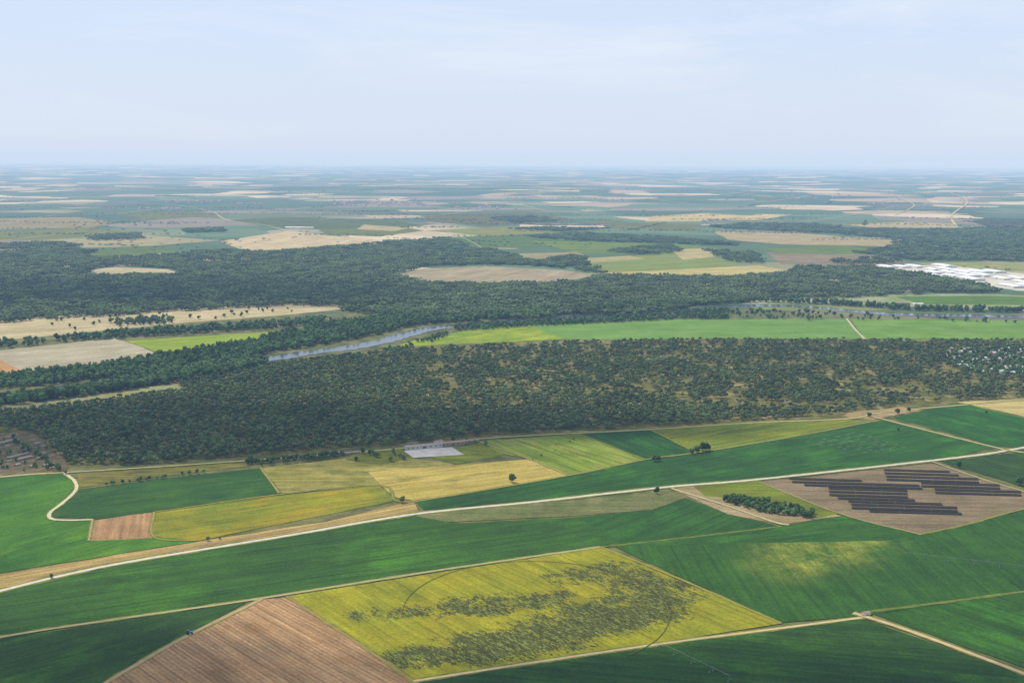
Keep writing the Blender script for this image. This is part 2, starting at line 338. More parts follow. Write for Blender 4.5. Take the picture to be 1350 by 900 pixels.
road([(792,721),(830,717),(930,706),(1030,694)],1.,(100,120,70),.8)
road([(345,790),(240,842),(140,900),(40,960)],3,(178,152,118),1.)
road([(378,786),(460,840),(545,898),(640,962)],2,(152,130,82),1.)
road([(545,898),(700,874),(870,849),(1000,832),(1138,814)],2.4,(202,180,140),1.4)
road([(1125,808),(1138,812),(1200,832),(1350,888),(1600,985)],3.2,(202,178,140),1.5)
road([(792,721),(900,765),(1030,822)],1.6,(150,142,72),1.)
road([(1138,812),(1150,806),(1200,800),(1350,780),(1600,746)],1.1,(100,120,75),1.)
road([(1210,705),(1280,690),(1350,671),(1600,612)],1.6,(140,135,95),1.)
road([(-300,660),(0,629),(85,623),(200,616),(330,607),(450,598),(540,590),(640,578),(860,566),(1000,557),(1120,552),(1170,543),(1350,527)],2.6,(195,180,142),2.)
road([(85,624),(98,634),(100,646),(84,662),(66,676),(68,684),(90,686),(122,685)],3,(205,195,165),1.)
road([(122,685),(117,713)],1.4,(160,150,110),.8)
road([(343,616),(368,650)],1.4,(150,140,90),.8)
road([(203,675),(203,708),(260,713)],1.4,(150,140,80),.8)
road([(205,675),(368,652),(500,640),(521,660),(545,662)],1.2,(140,135,80),1.)
road([(1150,549),(1200,562),(1312,590),(1350,597),(1600,640)],2.6,(198,183,150),1.4)
road([(885,644),(950,664),(1020,688),(1040,692)],3,(190,175,145),1.)
road([(1000,635),(1110,678),(1215,705)],1.6,(160,146,118),.8)
road([(1230,609),(1290,630),(1350,648),(1600,722)],2.,(178,164,140),1.)
road([(545,662),(750,627),(850,606),(918,597),(1040,577),(1160,554)],1.6,(150,145,100),1.)
road([(748,626),(700,606),(630,582)],1.6,(170,155,110),1.)
road([(850,606),(765,573)],1.3,(130,135,75),.8); road([(918,597),(858,567)],1.3,(130,135,75),.8)
road([(1116,420),(1128,435),(1140,447)],4,(190,188,158),0)
road([(697,429),(745,447)],3,(140,162,98),0)
for px,w in [([(1253,258),(1275,268),(1255,284),(1262,300)],12),([(283,280),(300,290),(350,297),(395,309),(420,312)],7),([(0,318),(120,305),(280,303)],6),([(600,262),(680,270),(720,278),(800,281)],11),([(850,262),(920,270),(1000,268),(1060,262)],12),
    ([(150,266),(240,272),(283,280)],9),([(420,290),(480,284),(560,285),(640,276)],7),([(1000,300),(1060,292),(1120,284),(1180,274)],7),([(1180,262),(1205,272),(1180,284)],9),([(700,300),(780,296),(860,302)],6),([(0,296),(80,283),(150,282),(220,274)],7),([(1060,318),(1150,322),(1200,336)],5),([(580,300),(620,318),(640,330)],3),([(900,336),(1000,340),(1130,352)],4)]:
    road(px,w,(196,190,178),0)
road([(1170,350),(1240,352),(1350,366)],9,(205,202,192),0)
# ---------------------------------------------------------------- river
wm=N("river_water"); wm.b.inputs['Base Color'].default_value=(.05,.07,.075,1); wm.b.inputs['Roughness'].default_value=.14; wm.b.inputs['Specular IOR Level'].default_value=.3
bp=wm.n('ShaderNodeBump'); bp.inputs['Strength'].default_value=.15; bp.inputs['Distance'].default_value=.3; wm.l(wm.noise(wm.pos(),.4,3),bp.inputs['Height']); wm.l(bp.outputs[0],wm.b.inputs['Normal'])
RIV=[(-250,543),(0,522),(90,511),(200,497),(310,480),(372,471),(415,464),(460,459),(502,451),(530,443),(568,434),(640,426),(760,418),(880,411),(950,405),(1010,403),(1080,406),(1140,412),(1200,415),(1350,418),(1600,425)]
RP=catmull([G(*p) for p in RIV],10)
o=ribbon("river",RP,36,wm.m,ROADZ+.01,.35); tag(o,"calm grey-blue river winding between tree-lined banks","river","structure")
# ---------------------------------------------------------------- vegetation meshes
def leafmat(name,c,c2,lo=.55,hi=1.5):
    m=N(name); oi=m.n('ShaderNodeObjectInfo'); p=m.pos()
    n=m.noise(p,.5,4,.7); col=m.mix(m.rng(n,.35,.65),c+(1,),c2+(1,))
    k=m.rng(oi.outputs['Random'],0,1,lo,hi)
    k=m.math('MULTIPLY',k,m.rng(m.noise(p,1/90,3),.35,.65,.8,1.2))
    m.l(m.scale(col,k),m.b.inputs[0]); m.b.inputs['Roughness'].default_value=.9; m.b.inputs['Specular IOR Level'].default_value=.05; return m.m
PINE=leafmat("pine_foliage",(.032,.052,.018),(.105,.142,.050),.5,1.6)
BROAD=leafmat("broadleaf_foliage",(.034,.064,.018),(.085,.145,.045))
POP=leafmat("poplar_foliage",(.04,.08,.02),(.09,.16,.045))
BARK=simple("bark",(.13,.09,.06),.9,.3,2.)
def ico(sub):
    b=bmesh.new(); bmesh.ops.create_icosphere(b,subdivisions=sub,radius=1); v=np.array([x.co[:] for x in b.verts]); f=[[q.index for q in a.verts] for a in b.faces]; b.free(); return v,f
I1=ico(1); I2=ico(2)
def crown(lobes,leaf,size,base=I2,disp=.22):
    V=[];Fc=[]
    for (c,r) in lobes:
        v,f=base; k=1+(rng.random(len(v))-.5)*2*disp
        w=v*k[:,None]*np.array(r)+np.array(c); o=len(V); V+=w.tolist(); Fc+=[[a+o for a in q] for q in f]
    for _ in range(leaf):
        c,r=lobes[rng.integers(len(lobes))]; n=rng.normal(size=3); n[2]=abs(n[2])*1.0-.15; n/=np.linalg.norm(n)
        p=np.array(c)+n*np.array(r)*rng.uniform(.95,1.22); a=rng.normal(size=3); a/=np.linalg.norm(a); b=np.cross(a,n); b/=max(np.linalg.norm(b),.01)
        s=size*rng.uniform(.6,1.3); o=len(V); V+=[(p+a*s).tolist(),(p-a*s*.5+b*s).tolist(),(p-a*s*.5-b*s).tolist()]; Fc.append([o,o+1,o+2])
    return V,Fc
def tube(a,b,r0,r1,n=6):
    a=np.array(a,float);b=np.array(b,float);d=b-a;d/=np.linalg.norm(d); u=np.cross(d,[.3,.9,.1]);u/=np.linalg.norm(u);w=np.cross(d,u)
    V=[(p+(u*math.cos(t)+w*math.sin(t))*r).tolist() for p,r in((a,r0),(b,r1)) for t in [2*math.pi*i/n for i in range(n)]]
    return V,[[i,(i+1)%n,n+(i+1)%n,n+i] for i in range(n)]+[list(range(n))[::-1],list(range(n,2*n))]
def merge(L):
    V=[];Fc=[]
    for v,f in L: o=len(V); V+=[list(a) for a in v]; Fc+=[[i+o for i in q] for q in f]
    return V,Fc
def tree_parts(kind,lo=False):
    base=I1 if lo else I2; q_=.35 if lo else 1
    if kind=='pine_tree':
        h=rng.uniform(4.6,5.8); n=rng.integers(5,8) if not lo else 4; L=[]
        for i in range(n):
            a=2*math.pi*i/n+rng.uniform(-.4,.4); q=rng.uniform(1.6,2.5); r=rng.uniform(1.1,1.7)*(1.15 if lo else 1); L.append(((q*math.cos(a),q*math.sin(a),h+rng.uniform(-.5,.5)),(r,r,r*.85)))
        L.append(((0,0,h+.9),(2.1,2.1,1.8)))
        C=crown(L,int(120*q_),.42/q_**.4,base); T=merge([tube((0,0,-.3),(.1,.1,h-.6),.3,.18)]+([] if lo else [tube((.05,0,h-2),l[0],.12,.06,4) for l in L[:3]]))
        return T,C
    if kind=='broadleaf_tree':
        L=[]
        for i in range(5 if lo else 7):
            a=rng.uniform(0,6.28); q=rng.uniform(.6,2.2); r=rng.uniform(1.2,1.9)*(1.15 if lo else 1); L.append(((q*math.cos(a),q*math.sin(a),rng.uniform(2.4,6.3)),(r,r,r*.9)))
        L.append(((0,0,4.2),(2.4,2.4,2.6)))
        return merge([tube((0,0,-.3),(0,0,3.6),.28,.15)]+([] if lo else [tube((0,0,2),l[0],.1,.05,4) for l in L[:3]])),crown(L,int(150*q_),.42/q_**.4,base)
    L=[]
    for i in range(9):
        z=2.8+i*1.2; w=3.0*math.sin(math.pi*min(1,(i+1.8)/11.2))**.5; a=rng.uniform(0,6.28); L.append(((1.2*math.cos(a),1.2*math.sin(a),z),(w*.75,w*.75,1.6)))
    return merge([tube((0,0,-.3),(0,0,8),.35,.15)]+[tube((0,0,3+k),(1.3,.6*k-.6,5.5+k),.1,.05,4) for k in range(3)]),crown(L,int(180*q_),.5,base)
LM={'pine_tree':PINE,'broadleaf_tree':BROAD,'poplar_tree':POP}
PROTO={}; JCOL={}
def joined(name,T,C,lm):
    V,Fc=merge([T,C]); return mesh_obj(name,V,Fc,[BARK,lm],link=False,mi=[0]*len(T[1])+[1]*len(C[1]))
for k in LM:
    PROTO[k]=[]; JCOL[k]=bpy.data.collections.new(k+"_kinds")
    for i in range(6):
        T,C=tree_parts(k)
        t=mesh_obj("trunk",T[0],T[1],BARK,link=False); c=mesh_obj("crown",C[0],C[1],LM[k],link=False)
        PROTO[k].append((t.data,c.data)); T,C=tree_parts(k,True); JCOL[k].objects.link(joined(k+"_form",T,C,LM[k]))
JCOL['patch']=bpy.data.collections.new("wood_patches")
for i in range(6):
    L=[]
    for a in range(3):
        for b in range(3):
            x=(a-1)*7.+rng.uniform(-2.6,2.6); y=(b-1)*7.+rng.uniform(-2.6,2.6); r=rng.uniform(2.4,3.9); L.append(((x,y,rng.uniform(4.2,7.4)),(r,r,r*.75)))
    C=crown(L,0,1.0,I1,.2); JCOL['patch'].objects.link(joined("patch_form",tube((L[4][0][0],L[4][0][1],-.5),L[4][0],.3,.2,4),C,PINE))
def instancer(name,pts,scl,col,label,cat):
    z=hill(pts[:,0],pts[:,1])+.2
    me=bpy.data.meshes.new(name); me.vertices.add(len(pts)); me.vertices.foreach_set('co',np.c_[pts,z].astype(np.float32).ravel())
    a=me.attributes.new('size','FLOAT','POINT'); a.data.foreach_set('value',scl.astype(np.float32))
    a=me.attributes.new('turn','FLOAT','POINT'); a.data.foreach_set('value',(rng.random(len(pts))*6.283).astype(np.float32))
    o=bpy.data.objects.new(name,me); COL.objects.link(o)
    ng=bpy.data.node_groups.new(name+"_scatter",'GeometryNodeTree')
    ng.interface.new_socket('Geometry',in_out='INPUT',socket_type='NodeSocketGeometry'); ng.interface.new_socket('Geometry',in_out='OUTPUT',socket_type='NodeSocketGeometry')
    n=ng.nodes; gi=n.new('NodeGroupInput');go=n.new('NodeGroupOutput')
    ci=n.new('GeometryNodeCollectionInfo'); ci.inputs['Collection'].default_value=col; ci.inputs['Separate Children'].default_value=True; ci.inputs['Reset Children'].default_value=True
    mp=n.new('GeometryNodeMeshToPoints'); ip=n.new('GeometryNodeInstanceOnPoints'); ip.inputs['Pick Instance'].default_value=True
    s=n.new('GeometryNodeInputNamedAttribute'); s.data_type='FLOAT'; s.inputs[0].default_value='size'
    t=n.new('GeometryNodeInputNamedAttribute'); t.data_type='FLOAT'; t.inputs[0].default_value='turn'
    cx=n.new('ShaderNodeCombineXYZ')
    lk=ng.links.new; lk(gi.outputs[0],mp.inputs[0]); lk(mp.outputs[0],ip.inputs['Points']); lk(ci.outputs[0],ip.inputs['Instance'])
    lk(t.outputs[0],cx.inputs[2]); lk(cx.outputs[0],ip.inputs['Rotation']); lk(s.outputs[0],ip.inputs['Scale']); lk(ip.outputs[0],go.inputs[0])
    md=o.modifiers.new("scatter",'NODES'); md.node_group=ng
    tag(o,label,cat,"stuff"); return o
def inpoly(P,x,y):
    P=np.array(P); r=np.zeros(len(x),bool); j=len(P)-1
    for i in range(len(P)):
        xi,yi=P[i];xj,yj=P[j]
        c=((yi>y)!=(yj>y))&(x<(xj-xi)*(y-yi)/((yj-yi) if yj!=yi else 1e-9)+xi); r^=c; j=i
    return r
def scatter(px,sp,dens=None,excl=(),jit=.42,warp=0):
    P=[G(*p) for p in px]; A=np.array(P); lo=A.min(0);hi=A.max(0)
    gx,gy=np.meshgrid(np.arange(lo[0],hi[0],sp),np.arange(lo[1],hi[1],sp*.87)); gx=gx+(np.arange(gx.shape[0])%2)[:,None]*sp/2
    x=gx.ravel()+rng.uniform(-jit,jit,gx.size)*sp; y=gy.ravel()+rng.uniform(-jit,jit,gx.size)*sp
    wx=x+warp*(fbm(x/(warp*3+1),y/(warp*3+1),21)-.5)*2; wy=y+warp*(fbm(x/(warp*3+1),y/(warp*3+1),31)-.5)*2
    k=inpoly(P,wx,wy)
    for e in excl: k&=~inpoly([G(*p) for p in e],wx,wy)
    x=x[k];y=y[k]
    if dens is not None: q=rng.random(len(x))<dens(x,y); x=x[q];y=y[q]
    return np.c_[x,y]
TR={k:[] for k in LM}
def add(kind,P,s0,s1):
    if len(P): TR[kind].append(np.c_[P,rng.uniform(s0,s1,len(P))])
VIL=[(1245,462),(1350,457),(1500,455),(1500,500),(1350,497),(1290,492),(1240,478)]
FOR=[(-250,583),(25,566),(48,572),(92,613),(200,612),(330,600),(545,584),(640,574),(860,562),(1100,547),(1190,533),(1350,524),(1600,510),(1600,445),(1350,450),(1100,450),(900,449),(700,454),(560,461),(440,472),(330,484),(232,500),(240,516),(150,527),(60,539),(-250,563)]
def dn(x,y):
    px,py=proj(np.c_[x,y]); n=fbm(x/14,y/28,3); n2=fbm(x/70,y/70,14); thin=np.clip(sstep(px,420,720)*(1-sstep(py,512,552))+sstep(px,850,1150)*.85*(1-sstep(py,525,552)),0,1)*(.55+.8*sstep(n2,.38,.6))
    g=sstep(n,.47,.57)
    return np.clip(.95-np.clip(thin,0,1)*(.06+.82*g)-.3*sstep(n,.58,.66),.06,1)
add('pine_tree',scatter(FOR,6.2,dn,[VIL],warp=3),.55,1.0)
add('broadleaf_tree',scatter(VIL,9,lambda x,y:.9+0*x),.65,1.15)
NB=[(-250,520),(0,498),(120,486),(230,468),(330,452),(420,430),(520,418),(610,420),(565,427),(520,436),(495,442),(430,454),(360,464),(320,476),(200,494),(90,505),(0,514),(-250,535)]
q=scatter(NB,8.5,lambda x,y:.95+0*x,warp=6); k=rng.random(len(q))<.12; add('poplar_tree',q[k],.7,1.1); add('broadleaf_tree',q[~k],1.,1.7)
SB=[(-250,556),(0,528),(60,522),(130,511),(230,496),(300,484),(350,478),(352,483),(330,489),(232,504),(150,518),(0,536)]
q=scatter(SB,8,lambda x,y:.95+0*x,warp=5); add('broadleaf_tree',q,1.2,1.9)
add('broadleaf_tree',scatter([(150,500),(300,481),(345,476),(348,480),(300,486),(150,506)],9,lambda x,y:.9+0*x),1.2,1.9)
add('broadleaf_tree',scatter([(370,478),(440,471),(520,459),(585,440),(598,442),(530,464),(380,484)],7.5,lambda x,y:.9*(fbm(x/45,y/45,2)>.50)),.5,1.1)
q=scatter([(600,430),(760,422),(880,415),(945,409),(1060,410),(1150,417),(1200,420),(1350,424),(1600,430),(1600,433),(1200,423),(900,421),(700,431),(600,437)],9,lambda x,y:np.where(proj(np.c_[x,y])[0]>960,.15,.95)); add('broadleaf_tree',q,.6,1.4)
q=scatter([(570,428),(760,414),(880,407),(950,401),(1010,399),(1090,402),(1200,410),(1350,413),(1600,420),(1600,417),(1350,410),(1200,407),(1090,399),(940,396),(560,420)],11,lambda x,y:.93+0*x); k=rng.random(len(q))<.12; add('poplar_tree',q[k],.6,1.); add('broadleaf_tree',q[~k],1.1,1.8)
add('broadleaf_tree',scatter([(75,448),(140,441),(250,433),(370,426),(430,420),(430,426),(370,433),(180,445),(80,452)],11,lambda x,y:.9+0*x,warp=10),1.,1.7)
add('broadleaf_tree',scatter([(138,425),(220,420),(228,427),(150,431)],12,lambda x,y:.8+0*x,warp=8),1.,1.6)
add('broadleaf_tree',scatter([(-250,470),(0,452),(60,450),(60,455),(0,460),(-250,480)],13,lambda x,y:.8+0*x),1.,1.7)
add('broadleaf_tree',scatter([(0,425),(290,406),(470,402),(380,414),(100,436)],30,lambda x,y:.3+0*x),.7,1.3)
def one(kind,x,y,s): a=G(x,y); TR[kind].append(np.array([[a[0],a[1],s]]))
for x,y,s in [(675,636,1.15),(866,651,.85),(919,597,1.1),(926,595,1.3),(932,594,1.1),(862,608,.9),(868,608,.7),(1264,617,.9),(1344,640,1.3),(530,663,.8),(68,762,.45),(274,713,.5),(290,711,.4),(1184,568,.6),(1183,546,.9),(1198,543,.7),(912,599,.8),(1146,550,.8),(515,608,.9),(498,603,.8),(640,588,.9),(628,586,.8),(470,608,.7),(1300,545,.5),(250,625,.6),(260,624,.6),(240,626,.5),(268,623,.5)]:
    one('broadleaf_tree',x,y,s)
def row(kind,a,b,n,s0,s1,jit=1.5):
    a=np.array(G(*a));b=np.array(G(*b))
    t=np.linspace(0,1,n)[:,None]; P=a+(b-a)*t+rng.normal(size=(n,2))*jit; add(kind,P,s0,s1)
row('broadleaf_tree',(327,612),(450,600),26,.6,.85,.8); row('broadleaf_tree',(345,614),(440,604),12,.5,.75); row('poplar_tree',(328,612),(332,609),3,.5,.7,.5)
row('broadleaf_tree',(140,640),(218,630),14,.35,.55,1.5); row('broadleaf_tree',(480,598),(495,602),4,.7,.9); row('broadleaf_tree',(520,598),(532,606),4,.5,.8)
add('broadleaf_tree',scatter([(948,661),(972,657),(1078,677),(1071,684),(1010,677)],4.6,lambda x,y:.98+0*x),.55,.85)
add('broadleaf_tree',scatter([(545,585),(630,578),(632,582),(548,588)],10,lambda x,y:.5+0*x),.6,.9)
row('broadleaf_tree',(20,585),(85,625),14,.5,.9,3); row('broadleaf_tree',(0,600),(60,590),8,.5,.8,5); row('broadleaf_tree',(0,612),(70,618),9,.4,.7,6)
add('broadleaf_tree',scatter([(-30,590),(40,570),(80,612),(60,622),(-30,620)],11,lambda x,y:.22+0*x),.35,.65)
row('broadleaf_tree',(700,607),(760,577),6,.2,.4,4)
LAB={'pine_tree':("dark green umbrella pine at the edge of the wood","pines at the edge of the wood"),
 'broadleaf_tree':("rounded green broadleaf tree beside the fields","broadleaf trees among the fields"),
 'poplar_tree':("tall slender green poplar on the river bank","poplars along the river bank")}
for kind in LM:
    A=np.concatenate(TR[kind]); x,y=proj(A[:,:2]); d=np.hypot(A[:,0],A[:,1]); vis=(x>2)&(x<1348)&(y<898)
    o=np.argsort(np.where(vis,d,1e9)); A=A[o]; nv=min(298,int(vis.sum()))
    for i in range(nv):
        X,Y,s=A[i]; t,c=PROTO[kind][int(rng.integers(6))]
        e=bpy.data.objects.new(kind,None); e.empty_display_size=2; COL.objects.link(e)
        e.location=(X,Y,.35); e.rotation_euler=(0,0,rng.random()*6.28); e.scale=(s,s,s*rng.uniform(.85,1.1))
        tag(e,LAB[kind][0],"tree",group=LAB[kind][1])
        for nm,me in(("trunk",t),("crown",c)):
            ch=bpy.data.objects.new(nm,me); COL.objects.link(ch); ch.parent=e
    B=A[nv:]
    if len(B): instancer({'pine_tree':'pine_wood','broadleaf_tree':'riverside_trees','poplar_tree':'poplar_grove'}[kind],B[:,:2],B[:,2],JCOL[kind],{'pine_tree':"dense dark umbrella pine wood",'broadleaf_tree':"mixed green trees lining the river",'poplar_tree':"taller poplars lining the river"}[kind],"wood")
W=[]
CL=[[(515,364),(560,352),(640,348),(740,353),(800,364),(740,374),(640,376),(560,374)],[(112,358),(150,350),(220,353),(255,363),(200,364),(130,364)],[(46,364),(82,360),(90,366),(56,368)],
    [(765,364),(1000,351),(1050,358),(960,366)]]
W.append(scatter([(-250,345),(0,334),(60,327),(110,328),(120,341),(200,338),(310,330),(350,334),(430,327),(520,319),(590,314),(620,327),(660,333),(700,344),(780,350),(800,364),(960,366),(1045,361),(1060,352),(1150,353),(1210,362),(1290,376),(1325,386),(1180,389),(1000,397),(940,403),(860,411),(700,421),(600,424),(520,418),(470,412),(440,402),(300,408),(0,426),(-250,442)],18.5,lambda x,y:.97-.5*sstep(fbm(x/90,y/140,8),.54,.64),CL,warp=40))
W.append(scatter([(930,300),(975,295),(1080,296),(1110,302),(1200,303),(1270,303),(1350,299),(1600,300),(1600,350),(1350,346),(1270,344),(1200,341),(1120,334),(1150,328),(1190,322),(1180,314),(1100,308),(1000,304)],22,lambda x,y:.98-.5*(fbm(x/250,y/250,4)>.6),warp=60))
for P,dd in [([(690,312),(760,308),(860,312),(960,320),(975,324),(860,321),(760,318)],.9),([(800,332),(880,322),(900,332),(850,336)],.9),([(120,312),(180,308),(190,315),(120,318)],.9),([(930,330),(1000,335),(1005,348),(960,345)],.7),
    ([(600,345),(660,343),(780,347),(770,351),(640,350)],.8),([(0,322),(80,320),(110,325),(0,330)],.8),([(640,288),(700,285),(740,292),(680,294)],.6),([(240,303),(290,301),(300,306),(250,308)],.7),([(1090,345),(1150,340),(1200,346),(1130,350)],.5),([(700,345),(760,338),(775,341),(770,347)],.8),([(660,302),(720,300),(800,302),(740,306)],.6)]:
    W.append(scatter(P,20,lambda x,y,dd=dd:dd*.9+0*x,warp=30))
WS=[np.c_[q,rng.uniform(.85,1.2,len(q))] for q in W]
n=1200; th=rng.uniform(-.75,.75,n*3); dd=rng.uniform(3300**.5,12000**.5,n*3)**2; x=dd*np.sin(th);y=dd*np.cos(th); k=fbm(x/600,y/450,12)>.61; q=np.c_[x,y][k]; WS.append(np.c_[q,rng.uniform(.3,.7,len(q))])
for _ in range(150):
    d0=rng.uniform(4200,13000); t=rng.uniform(-.6,.6); a=np.array([d0*math.sin(t),d0*math.cos(t)]); an=rng.choice([.25,-.2,.1,1.2])+rng.normal()*.1; Ln=rng.uniform(150,900); m=int(Ln/18)
    s=np.linspace(-.5,.5,m)[:,None]*Ln; q=a+s*np.array([math.cos(an),math.sin(an)])+rng.normal(size=(m,2))*5; WS.append(np.c_[q,rng.uniform(.3,.65,len(q))])
W=np.concatenate(WS)
instancer("distant_wood",W[:,:2],W[:,2],JCOL['patch'],"distant dark pine woods and hedgerows on the plain","wood")
# ---------------------------------------------------------------- buildings
WHITE=simple("whitewashed_wall",(.52,.50,.46),.8,.1,1.); TILE=simple("clay_tile_roof",(.26,.19,.14),.8,.25,1.5); GREYR=simple("grey_sheet_roof",(.24,.22,.19),.7,.15,.4)
BROWNR=simple("weathered_brown_roof",(.22,.19,.16),.85,.25,.6); LTR=simple("pale_grey_roof",(.48,.48,.46),.7,.2,.3); BRW=simple("brown_rendered_wall",(.24,.20,.165),.85,.2,1.)
WHR=simple("white_sheet_roof",(.66,.67,.68),.6,.15,.05); GLASS=simple("window_glass",(.03,.04,.05),.15,.1,1.,.6); WOOD=simple("brown_door",(.16,.09,.05),.7,.2,2.); GALV=simple("galvanised_steel",(.22,.23,.22),.6,.1,1.,.3,.2); BRICKW=simple("pinkish_brick_wall",(.32,.24,.19),.85,.2,1.5)
def box(x0,x1,y0,y1,z0,z1):
    V=[(x,y,z) for z in(z0,z1) for x,y in((x0,y0),(x1,y0),(x1,y1),(x0,y1))]
    return V,[[3,2,1,0],[4,5,6,7],[0,1,5,4],[1,2,6,5],[2,3,7,6],[3,0,4,7]]
def gable(l,w,h,e=.4,rise=1.8,th=.2):
    a,b=l/2+e,w/2+e; V=[(-a,-b,h),(a,-b,h),(a,b,h),(-a,b,h),(-a,0,h+rise),(a,0,h+rise),(-a,-b,h-th),(a,-b,h-th),(a,b,h-th),(-a,b,h-th)]
    return V,[[0,1,5,4],[2,3,4,5],[6,7,1,0],[8,9,3,2],[0,4,3,9,6],[1,7,8,2,5],[9,8,7,6]]
BP={}
def bproto(key,l,w,h,wm_,rm,rise,nwin,doorw=1.2,chim=False):
    P=[]; V,Fc=box(-l/2,l/2,-w/2,w/2,-.5,h-.25); P.append(("wall",mesh_obj("wall",V,Fc,wm_,link=False).data))
    V,Fc=gable(l,w,h,rise=rise); P.append(("roof",mesh_obj("roof",V,Fc,rm,link=False).data))
    V,Fc=box(-doorw/2,doorw/2,-w/2-.06,-w/2-.003,0.05,min(2.2*max(1,doorw/3),h-.6)); P.append(("door",mesh_obj("door",V,Fc,WOOD,link=False).data))
    for i in range(nwin):
        x=(i+.5)/nwin*l-l/2
        if abs(x)<doorw: x+=doorw*1.2
        V,Fc=box(x-.6,x+.6,-w/2-.05,-w/2-.003,1.1,2.2); P.append(("window",mesh_obj("window",V,Fc,GLASS,link=False).data))
    if chim: V,Fc=box(l*.2,l*.2+.6,.5,1.1,h+.3,h+rise+.6); P.append(("chimney",mesh_obj("chimney",V,Fc,wm_,link=False).data))
    BP[key]=P
bproto('house',12,9,3.4,WHITE,TILE,1.9,4,1.2,True); bproto('houseg',13,9,3.2,WHITE,LTR,1.6,4,1.2,True)
bproto('barn',40,9,2.8,WHITE,GREYR,1.1,8,3.5); bproto('stable',26,8,2.8,BRICKW,TILE,1.2,6,2.5); bproto('shed',28,8,2.6,BRW,BROWNR,1.1,6,3); bproto('hut',12,9,2.6,BRW,BROWNR,1.1,3,1.5)
bproto('hall',80,40,5,WHITE,WHR,1.6,6,5)
def place(key,name,X,Y,rot,label,cat,group=None,s=1.,parts=True):
    e=bpy.data.objects.new(name,None); e.empty_display_size=3; COL.objects.link(e); e.location=(X,Y,float(hill(X,Y))+.4); e.rotation_euler=(0,0,rot); e.scale=(s,s,s); tag(e,label,cat,group=group)
    for nm,me in BP[key]:
        if not parts and nm in("window","chimney"): continue
        c=bpy.data.objects.new(nm,me); COL.objects.link(c); c.parent=e
def ang(a,b): a=G(*a);b=G(*b); return math.atan2(b[1]-a[1],b[0]-a[0])
fa=ang((540,590),(630,582))
for key,x,y,s,l in [('barn',558,590,1.,"long low barn with grey-brown roof"),('stable',596,586,1.,"low brick stable with clay tile roof"),('stable',618,583,.8,"small brick stable with clay tile roof"),('house',578,585,.75,"white farmhouse with clay tile roof"),('shed',463,598,.6,"low farm shed beside the paddock"),('house',447,599,.6,"small white hut beside the hedge")]:
    X,Y=G(x,y); place(key,{'barn':'barn','stable':'stable','house':'farmhouse','shed':'shed'}[key],X,Y,fa,l,"barn" if key!='house' else "house",s=s)
o=poly_sheet("yard",[G(*p) for p in[(532,595),(560,592),(596,590),(612,600),(560,603),(545,604)]],simple("paved_yard",(.36,.34,.31),.85,.15,.1),ROADZ+.02); tag(o,"pale paved yard beside the barn","yard","structure")
va=ang((1250,475),(1350,470)); Q=scatter(VIL,18,lambda x,y:.55+0*x,jit=.3); x,y=proj(Q)
for i in range(len(Q)):
    if x[i]<1400: place(random.choice(['houseg','houseg','houseg','house']),'house',Q[i][0],Q[i][1],va+random.choice([0,0,1.57])+random.uniform(-.1,.1),"white house among trees beside the wood","house","white houses among the trees",random.uniform(.65,.95))
ga=ang((1160,352),(1280,374)); u=np.array([math.cos(ga),math.sin(ga)]); w_=np.array([-u[1],u[0]])
P0=[G(*p) for p in [(1160,352),(1240,350),(1350,362),(1450,369),(1450,386),(1340,382),(1285,373)]]; c0=np.array(G(1300,368))
for i in range(-9,10):
    for j in range(-10,11):
        if random.random()<.3: continue
        p=c0+u*i*86+w_*j*46
        if inpoly(P0,np.array([p[0]]),np.array([p[1]]))[0]: place('hall','greenhouse',p[0],p[1],ga,"long low white greenhouse hall","greenhouse","white greenhouse halls",random.uniform(.7,.95),False)
for x,y,s in[(388,301,1.),(404,301,.8),(1190,401,.55),(1210,401,.3),(930,297,.5)]:
    X,Y=G(x,y); place('hall' if x!=1190 else 'stable','warehouse',X,Y,.1,"white warehouse on the open plain" if x!=1190 else "red-roofed farm building on the plain","warehouse",s=s if x!=1190 else 1.1,parts=False)
for cx,cy,sx_,sy_,n_ in [(500,268,38,2.2,55),(200,276,25,1,18),(780,263,18,1,12),(1080,262,22,1,14),(640,274,14,.8,10),(330,269,14,.8,8),(940,291,10,.8,8),(250,266,20,.7,10),(1160,270,12,.8,8)]:
    for i in range(n_):
        X,Y=G(random.gauss(cx,sx_),random.gauss(cy,sy_)); place('house','house',X,Y,random.random()*3,"small white house in a distant village","house","houses of the distant village",random.uniform(1.6,2.6),False)
ya=ang((0,600),(60,585)); Q=scatter([(-60,596),(-10,575),(35,570),(70,604),(78,614),(-60,625)],17,lambda x,y:.4+0*x,jit=.3)
for X,Y in Q:
    k_=random.choice(['shed','hut','hut']); place(k_,'shed',X,Y,ya+random.uniform(-.08,.08),"low brown-roofed shed in the gravel yard","shed","sheds in the gravel yard",random.uniform(.35,.6),False)
X,Y=G(1142,810); place('house','pump_house',X,Y,.3,"tiny white pump hut at a track junction","hut",s=.4,parts=False)
